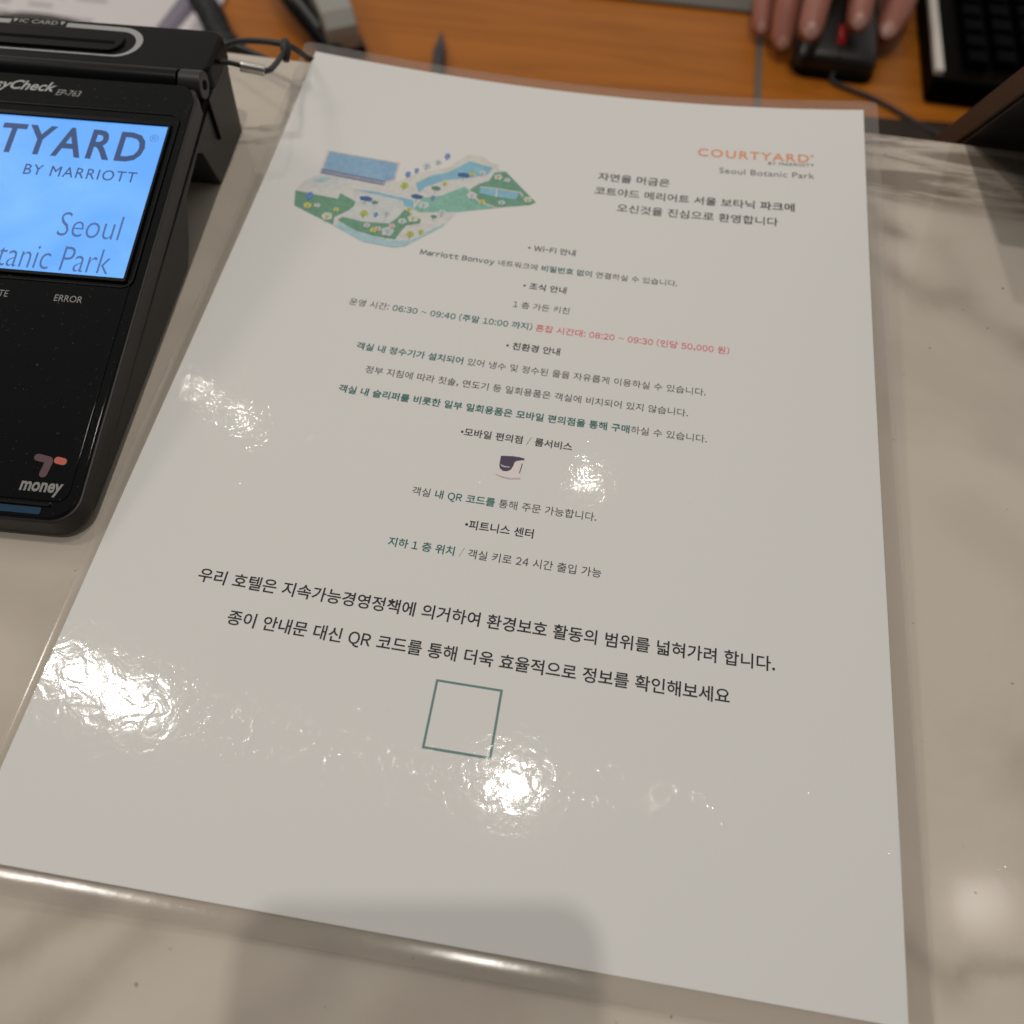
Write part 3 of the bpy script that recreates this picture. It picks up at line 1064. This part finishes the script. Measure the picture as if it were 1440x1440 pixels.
# ---- tether from the terminal's side
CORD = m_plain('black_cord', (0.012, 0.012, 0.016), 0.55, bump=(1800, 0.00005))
STEEL = m_plain('brushed_steel', (0.62, 0.60, 0.57), 0.28, metal=1.0)
teth = thing('tether_cord', 'thin black tether cord with a small steel crimp, knotted behind the terminal', 'cord', (-16, 250, 30))
off = lambda pts: [Vector(p) - Vector((-16, 250, 30)) for p in pts]
bm = bmesh.new()
tube(bm, smooth_path(off([(-20, 249, 29.5), (-14.5, 251, 29.4), (-8, 252.5, 27.5)]), 8), .85, 8)
tube(bm, smooth_path(off([(-3.2, 254.4, 25.2), (-2.4, 258, 23.6), (-2.7, 262.5, 22), (-3.6, 270, 19.6), (-4.1, 279.3, 18)]), 8), 1.0, 8)
tube(bm, smooth_path(off([(-46, 292, 4), (-36.7, 293.5, 6), (-28.3, 292.3, 10), (-16.9, 287.9, 14), (-6.4, 283, 17), (-3.4, 284.5, 15), (-2.4, 288.5, 10.5), (-1.2, 292.5, 6.0), (5, 294, 3.2), (24, 291, 1.4)]), 8), 1.15, 8)
from_bm('cord', bm, CORD, teth)
bm = bmesh.new()
tube(bm, smooth_path(off([(-3.2, 274.8, 16), (-4.1, 279.3, 18.6), (-6.2, 284.5, 17.6)]), 6), [1.2 + .9 * math.sin(math.pi * i / 12) for i in range(13)], 10)
from_bm('knot', bm, CORD, teth)
bm = bmesh.new()
tube(bm, off([(-10.2, 252.4, 27.8), (-2.6, 254.4, 25.6)]), 1.9, 16)
bevel_sharp(bm, .35, 2, 60)
from_bm('crimp', bm, STEEL, teth)

# ---- black cables behind the terminal
bm = bmesh.new()
hel = []
base = smooth_path([(-243, 668, -194), (-228, 645, -194), (-211, 622, -193), (-196, 598, -193), (-178, 580, -194)], 40)
for i, p in enumerate(base):
    d = (base[min(i + 1, len(base) - 1)] - base[max(i - 1, 0)]).normalized()
    x = Vector((0, 0, 1))
    y = d.cross(x)
    for k in range(4):
        a = 2 * math.pi * (i * 4 + k) / 26
        hel.append(p + x * math.cos(a) * 8 + y * math.sin(a) * 8)
tube(bm, hel, 2.3, 7)
tag(from_bm('coiled_cord', bm, CORD), 'thick black coiled telephone cord on the wooden desk behind the terminal', 'coiled cord')
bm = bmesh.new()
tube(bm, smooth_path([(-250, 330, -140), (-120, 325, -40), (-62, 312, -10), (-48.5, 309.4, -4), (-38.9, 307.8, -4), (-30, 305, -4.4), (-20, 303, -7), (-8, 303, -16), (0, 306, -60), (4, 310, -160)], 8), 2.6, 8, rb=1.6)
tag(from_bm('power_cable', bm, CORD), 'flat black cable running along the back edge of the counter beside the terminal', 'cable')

# ================================================================== things on the desk
SHEETP = m_plain('office_paper', (0.74, 0.70, 0.72), 0.7, var=0.03)
GREYINK = m_plain('grey_table_print', (0.47, 0.44, 0.46), 0.7)
doc = thing('printed_document', 'white printed sheet with faint grey table rows on the desk behind the terminal', 'document', (-330, 640, -204.6))
bm = bmesh.new()
prism(bm, [(-190, -120), (70, -120), (98, -50), (100, 40), (110, 160), (-190, 160)], 0, .5)
from_bm('page', bm, SHEETP, doc)
V, F = [], []
for r in range(13):
    for c in range(5):
        if (r * 5 + c * 3) % 7 == 2:
            continue
        x0 = -160 + c * 38 + (r % 2) * 2
        y0 = -82 + r * 14
        x1 = x0 + 18 + ((r * 7 + c * 11) % 13)
        n = len(V)
        V += [(x0, y0, .6), (x1, y0, .6), (x1, y0 + 5, .6), (x0, y0 + 5, .6)]
        F.append((n, n + 1, n + 2, n + 3))
link_mesh('table_print', V, F, GREYINK, doc)
# curled page with a violet-grey edge beside the printed sheet
BINDER = m_plain('violet_grey_cover', (0.20, 0.18, 0.24), 0.6)
cur = thing('curled_booklet', 'open white booklet with a violet-grey spine strip lying beside the coiled cord', 'booklet', (-250, 640, -204))
bm = bmesh.new()
secs = []
for i in range(9):
    s = i / 8
    y = -70 + 180 * s
    xs = [-7 - 4 * math.sin(s * 3), 0 + 2 * s, 6, 12]
    zs = [1.0, 9, 11, 9.0]
    secs.append((y, xs, zs))
R_ = []
for y, xs, zs in secs:
    bend = 14 * math.sin((y + 70) / 180 * math.pi * .8) - 8
    R_.append([(xs[0] + bend, y, .4), (xs[3] + bend, y, .4), (xs[3] + bend, y, zs[3] * .5), (xs[2] + bend, y, zs[2] * .6), (xs[1] + bend, y, zs[1] * .5), (xs[0] + bend, y, zs[0])])
loft(bm, R_)
from_bm('spine', bm, BINDER, cur)
bm = bmesh.new()
R_ = []
for y, xs, zs in secs:
    bend = 14 * math.sin((y + 70) / 180 * math.pi * .8) - 8
    R_.append([(12.2 + bend, y, .5), (30 + bend * .4, y, .5), (30 + bend * .4, y, 1.5), (22 + bend * .7, y, 6), (12.2 + bend, y, 4.5)])
loft(bm, R_)
from_bm('page', bm, SHEETP, cur)
bm = bmesh.new()
tube(bm, smooth_path([(-470, 540, -198), (-390, 572, -194), (-345, 586, -192), (-300, 582, -193), (-262, 557, -198)], 10), 9, 10, rb=5)  # flattened dark grey arc over the printed sheet
tag(from_bm('grey_arc', bm, m_plain('dark_grey_arc', (0.10, 0.095, 0.09), 0.6)), 'dark grey strip arching over the printed sheet behind the terminal', 'cable sleeve')

# stapler
stp = thing('stapler', 'light grey stapler with a black base standing on the desk by the notice corner', 'stapler', (-114, 629, -205), math.radians(30))
LGREY = m_plain('light_grey_plastic', (0.34, 0.34, 0.31), 0.45, var=0.05)
bm = bmesh.new()
R_ = []
for y, z, hw, d in ((-33, 22, 12, 10), (-31.5, 29, 12.4, 14), (-22, 37, 12.6, 18), (20, 40, 12.8, 18), (70, 42, 13, 16), (110, 42, 13, 16)):
    R_.append([(-hw, y, z - d), (hw, y, z - d), (hw, y, z - 1.5), (hw - 1.5, y, z), (-hw + 1.5, y, z), (-hw, y, z - 1.5)])
loft(bm, R_)
bevel_sharp(bm, 1.0, 2, 40)
from_bm('arm', bm, LGREY, stp, angle=14)
bm = box_bm(-13, -30, 0, 17, 118, 9, 1.5)
from_bm('base', bm, MATTE, stp)
bm = box_bm(-8, 40, 6.9, 9, 112, 28, 1.0)
from_bm('magazine', bm, m_plain('brown_grey_metal', (0.10, 0.06, 0.04), .5), stp)
han = thing('desk_telephone_handset', 'black curved handset with a grey inlay lying left of the stapler', 'handset', (-124, 606, -205), math.radians(32))
bm = bmesh.new()
pth = smooth_path([(12, -22, 9), (4, 2, 20), (-3, 25, 27), (-7, 60, 30), (-6, 100, 26)], 8)
tube(bm, pth, 7.5, 12, rb=9)
from_bm('handle', bm, MATTE, han)
bm = bmesh.new()
tube(bm, [p + Vector((-1.0, 0, 6.2)) for p in pth[6:-2]], 2.6, 8)  # the handle's highlight, built in as a paler grey strip
from_bm('highlight', bm, m_plain('mid_grey_highlight', (0.11, 0.115, 0.115), .4), han)

# pen
pen = thing('pen', 'dark pen with a pointed tip lying on the desk just past the notice edge', 'pen', (-24, 590, -199.8), math.radians(8))
INKB = m_plain('dark_blue_black', (0.016, 0.018, 0.024), 0.4)
bm = bmesh.new()
tube(bm, [(0, -95, 0), (0, 25, 0), (0, 33, 0)], [5.2, 5.2, 5.0], 14)
from_bm('barrel', bm, INKB, pen)
bm = bmesh.new()
tube(bm, [(0, 33, 0), (0, 40, 0), (0, 53, 0), (0, 58, 0)], [4.6, 3.9, 1.6, .7], 14)
from_bm('tip', bm, m_plain('dark_tip', (0.02, 0.02, 0.022), 0.4), pen)

# grey mat
o = tag(from_bm('desk_mat', box_bm(60, 727.5, -204.7, 216.5, 1000, -202, 1.0), m_plain('grey_mat', (0.16, 0.15, 0.135), 0.75, var=.1)), 'flat grey mat on the desk beside the hand', 'mat')

# mouse
mou = thing('computer_mouse', 'black computer mouse with a red scroll wheel under the hand', 'mouse', (278, 650, -205), math.radians(-2))
MBLK = m_plain('soft_black_plastic', (0.016, 0.0155, 0.0145), 0.36, var=.08)


def mouse_ring(y, hw, zb, zt, n=12):
    r = []
    for i in range(n + 1):
        a = math.pi * i / n
        c, s = math.cos(a), math.sin(a)
        r.append((hw * math.copysign(abs(c) ** .55, c), y, zb + (zt - zb) * s ** .5))
    return r


bm = bmesh.new()
loft(bm, [mouse_ring(y, hw, 5, zt) for y, hw, zt in ((1.2, 24, 11), (2, 27.5, 16), (5, 30.4, 19.5), (15, 31.5, 23), (35, 31.3, 28.5), (60, 30.4, 33.5), (85, 29.6, 32), (102, 26, 25), (109, 20, 16), (111, 12, 9))])
from_bm('shell', bm, MBLK, mou, angle=60)
bm = bmesh.new()
prism(bm, rrect(-31.5, -1.2, 31.5, 111, 11, 8), 0.3, 6.4)
bevel_sharp(bm, 1, 2)
from_bm('base', bm, MATTE, mou)
bm = bmesh.new()
tube(bm, [(-3.1, 21, 21.5), (3.1, 21, 21.5)], 9.2, 24)
bevel_sharp(bm, 1.0, 2, 60)
WRED = m_plain('red_rubber', (0.55, 0.022, 0.018), 0.45)
from_bm('scroll_wheel', bm, WRED, mou)
bm = bmesh.new()
for y0, y1 in ((2.2, 12.5), (30.5, 48)):
    n0 = 6
    for i in range(n0):
        a, b = y0 + (y1 - y0) * i / n0, y0 + (y1 - y0) * (i + 1) / n0
        zt = lambda y: 16 + (19.5 - 16) * (y - 2) / 3 if y < 5 else (19.5 + 3.5 * (y - 5) / 10 if y < 15 else (23 + 5.5 * (y - 15) / 20 if y < 35 else 28.5 + 5 * (y - 35) / 25))
        vs = [bm.verts.new(p) for p in ((-.5, a, zt(a) + .12), (.5, a, zt(a) + .12), (.5, b, zt(b) + .12), (-.5, b, zt(b) + .12))]
        bm.faces.new(vs)
from_bm('button_seam', bm, VOID, mou)
bm = bmesh.new()
tube(bm, smooth_path([(0, 1, 6), (2, -6, 2.6), (34, -20, 2.2), (62, -40, 2.2), (90, -66, 5.2)], 8), 1.7, 8)
from_bm('cable', bm, CORD, mou)

# keyboard with its white slip
kb = thing('keyboard', 'black keyboard with glinting key edges at the far right of the desk', 'keyboard', (350, 634, -205), math.radians(-1.5))
KEYM = m_plain('worn_black_keys', (0.0012, 0.0012, 0.0016), 0.4, spec=.5, ior=1.06, var=.2)
KBODY = m_plain('keyboard_black', (0.003, 0.0028, 0.0026), 0.5, spec=.5, ior=1.08)
bm = box_bm(-3, 0, 1, 152, 400, 21, 2.5)
from_bm('body', bm, KBODY, kb)
for cx in range(5):
    for cy in range(18):
        if 21.5 * cy > 370:
            continue
        bm = bmesh.new()
        x, y = 28 + cx * 21.5, 24 + cy * 20.5 + (cx % 3) * 4
        lo = [bm.verts.new(p) for p in ((x - 9, y - 9, 20.9), (x + 9, y - 9, 20.9), (x + 9, y + 9, 20.9), (x - 9, y + 9, 20.9))]
        hi = [bm.verts.new(p) for p in ((x - 7, y - 7, 27.5), (x + 7, y - 7, 27.5), (x + 7, y + 7, 27.5), (x - 7, y + 7, 27.5))]
        bm.faces.new(hi)
        for i in range(4):
            bm.faces.new((lo[i], lo[(i + 1) % 4], hi[(i + 1) % 4], hi[i]))
        bevel_sharp(bm, .8, 2)
        from_bm('key', bm, KEYM, kb)
slip = box_bm(-3.5, 3, 16, 3.0, 420, 21, .9)
sl = from_bm('paper_pad', slip, m_plain('white_pad', (0.66, 0.62, 0.58), 0.7))
sl.location = Vector((350, 634, -199.8)) * MM
sl.rotation_euler = (0, 0, math.radians(-1.5))
tag(sl, 'narrow white pad lying along the left edge of the keyboard', 'pad')

# monitor leaning over the counter edge
mon = thing('tilted_display', 'black tilted display panel with a dark brown edge overhanging the counter at the far right', 'display', (250, 301, -2))
BROWN = m_plain('dark_brown_edge', (0.034, 0.018, 0.009), 0.5, var=.15)
BKBLK = m_plain('display_black', (0.010, 0.010, 0.012), 0.35)
dv = Vector((0, -.585, .811))
nv_ = Vector((0, .811, .585))


def slab(bm, x0, x1, s0, s1, t0, t1):
    P = []
    for x in (x0, x1):
        for s, t in ((s0, t0), (s1, t0), (s1, t1), (s0, t1)):
            P.append(bm.verts.new(Vector((x, 0, 0)) + dv * s + nv_ * t))
    for f in ((0, 1, 2, 3), (7, 6, 5, 4), (0, 4, 5, 1), (1, 5, 6, 2), (2, 6, 7, 3), (3, 7, 4, 0)):
        bm.faces.new([P[i] for i in f])


bm = bmesh.new()
slab(bm, 0, 4, -170, 125, 0, 9.6)
bevel_sharp(bm, .5, 2)
from_bm('edge_frame', bm, BROWN, mon)
bm = bmesh.new()
slab(bm, 4.05, 330, -170, 125, -0.4, 9.4)
bevel_sharp(bm, .6, 2)
from_bm('back_panel', bm, BKBLK, mon)
bm = bmesh.new()
slab(bm, 1.4, 330, -170, 123, -1.4, -0.45)
bevel_sharp(bm, .3, 2)
from_bm('back_lip', bm, m_plain('display_lip', (0.016, 0.016, 0.02), 0.3), mon)
bm = box_bm(60, -60, -203, 250, 160, -196, 2)
from_bm('foot', bm, BKBLK, mon)
bm = bmesh.new()
tube(bm, [(160, 60, -198), (160, 60, -120), (160, 70, -40)], 12, 16)
from_bm('stand', bm, BKBLK, mon)

# ================================================================== the clerk's hand
SKIN = NT('skin')
vv = SKIN.coord()
SKIN.set(Base_Color=SKIN.mix(SKIN.noise(vv, 55, 4, .6), (0.35, 0.122, 0.088), (0.47, 0.190, 0.140)), Roughness=0.5,
         Normal=SKIN.bump(SKIN.noise(vv, 420, 4, .6), .00025), Subsurface_Weight=0.08, Subsurface_Scale=0.006)
NAIL = m_plain('fingernail', (0.56, 0.31, 0.265), 0.3)
joints = [((300, 1060, -150), 33), ((296, 960, -152), 29), ((288, 868, -158), 25)]
fing = {
    'index': [((296, 808, -146), 22), ((292, 752, -134), 15.5), ((288, 712, -139), 11.6), ((286, 686, -152), 10.8), ((285, 664, -166), 9.8), ((284.8, 658, -169), 7.6)],
    'middle': [((278, 802, -146), 22), ((270, 744, -133), 15.5), ((258, 700, -138), 11.8), ((251.5, 668, -153), 11.0), ((249.8, 647, -167), 10.0), ((249.4, 641, -170), 7.6)],
    'ring': [((262, 806, -150), 20), ((249, 748, -143), 14.5), ((236, 708, -155), 11.2), ((234.5, 686, -174), 10.4), ((235.5, 670, -190), 9.4), ((236, 664.5, -193), 7.2)],
    'little': [((250, 814, -158), 17), ((230, 764, -155), 13), ((219, 728, -166), 9.8), ((218, 706, -181), 9.2), ((219.5, 690, -193), 8.2), ((220, 685, -195), 6.4)],
    'thumb': [((312, 820, -162), 20), ((328, 770, -168), 17), ((328, 732, -175), 14.0), ((322, 708, -182), 13.0), ((315, 690, -187), 10.6), ((313, 684, -189), 8.0)],
}
sv, se, sr = [], [], []


def addv(p, r):
    sv.append(Vector(p) * MM)
    sr.append(r * MM)
    return len(sv) - 1


prev = None
for p, r in joints:
    k = addv(p, r)
    if prev is not None:
        se.append((prev, k))
    prev = k
wr = prev
for nm, ch in fing.items():
    prev = wr
    for p, r in ch:
        k = addv(p, r)
        se.append((prev, k))
        prev = k
me = bpy.data.meshes.new('person')
me.from_pydata(sv, se, [])
person = bpy.data.objects.new('person', me)
COL.objects.link(person)
md = person.modifiers.new('skin', 'SKIN')
md.use_smooth_shade = True
for d, r in zip(me.skin_vertices[0].data, sr):
    d.radius = (r, r)
me.skin_vertices[0].data[2].use_root = True
su = person.modifiers.new('sub', 'SUBSURF')
su.levels = su.render_levels = 2
dg = bpy.context.evaluated_depsgraph_get()
dg.update()
nm_ = bpy.data.meshes.new_from_object(person.evaluated_get(dg))
person.modifiers.clear()
person.data = nm_
nm_.materials.clear()
nm_.materials.append(SKIN.m)
for p in nm_.polygons:
    p.use_smooth = True
tag(person, 'hand of a desk clerk resting on the black mouse, fingers towards the counter', 'person')
for nm, ch in fing.items():
    tip, dip = Vector(ch[-1][0]), Vector(ch[-3][0])
    d = (tip - dip).normalized()
    upv = Vector((0.25 if nm == 'thumb' else 0, 0, 1))
    n_ = (upv - d * upv.dot(d)).normalized()
    s_ = d.cross(n_)
    r = ch[-2][1]
    c = Vector(ch[-2][0]) - d * 1.0 + n_ * (r * .74)
    bm = bmesh.new()
    bmesh.ops.create_uvsphere(bm, u_segments=18, v_segments=10, radius=1)
    for v in bm.verts:
        a, b, e = v.co
        v.co = c + s_ * (a * r * .66) + d * (b * r * .98 - .0) + n_ * (e * r * .17 - (a * a) * r * .22 - max(0, b) ** 2 * r * .28)
    from_bm('fingernail', bm, NAIL, person)
SLV = m_plain('navy_cloth', (0.02, 0.022, 0.03), 0.85, bump=(900, .0004))
bm = bmesh.new()
tube(bm, [(297, 975, -152), (301, 1060, -150), (306, 1180, -140), (312, 1300, -110)], [33, 40, 46, 52], 24)
from_bm('sleeve', bm, SLV, person)

# ================================================================== the photographer's phone (its body stands behind the lens)
ph = bpy.data.objects.new('smartphone', None)
ph.matrix_world = M
COL.objects.link(ph)
tag(ph, 'dark smartphone held above the notice, its shadow falling on the bottom margin', 'phone')
bm = bmesh.new()
prism(bm, rrect(-55, -148, 17.5, 10.5, 9.5, 8), 1.5, 9.5)
bevel_sharp(bm, 1.6, 3, 50)
from_bm('phone_body', bm, m_plain('phone_black', (0.012, 0.012, 0.014), 0.3), ph)
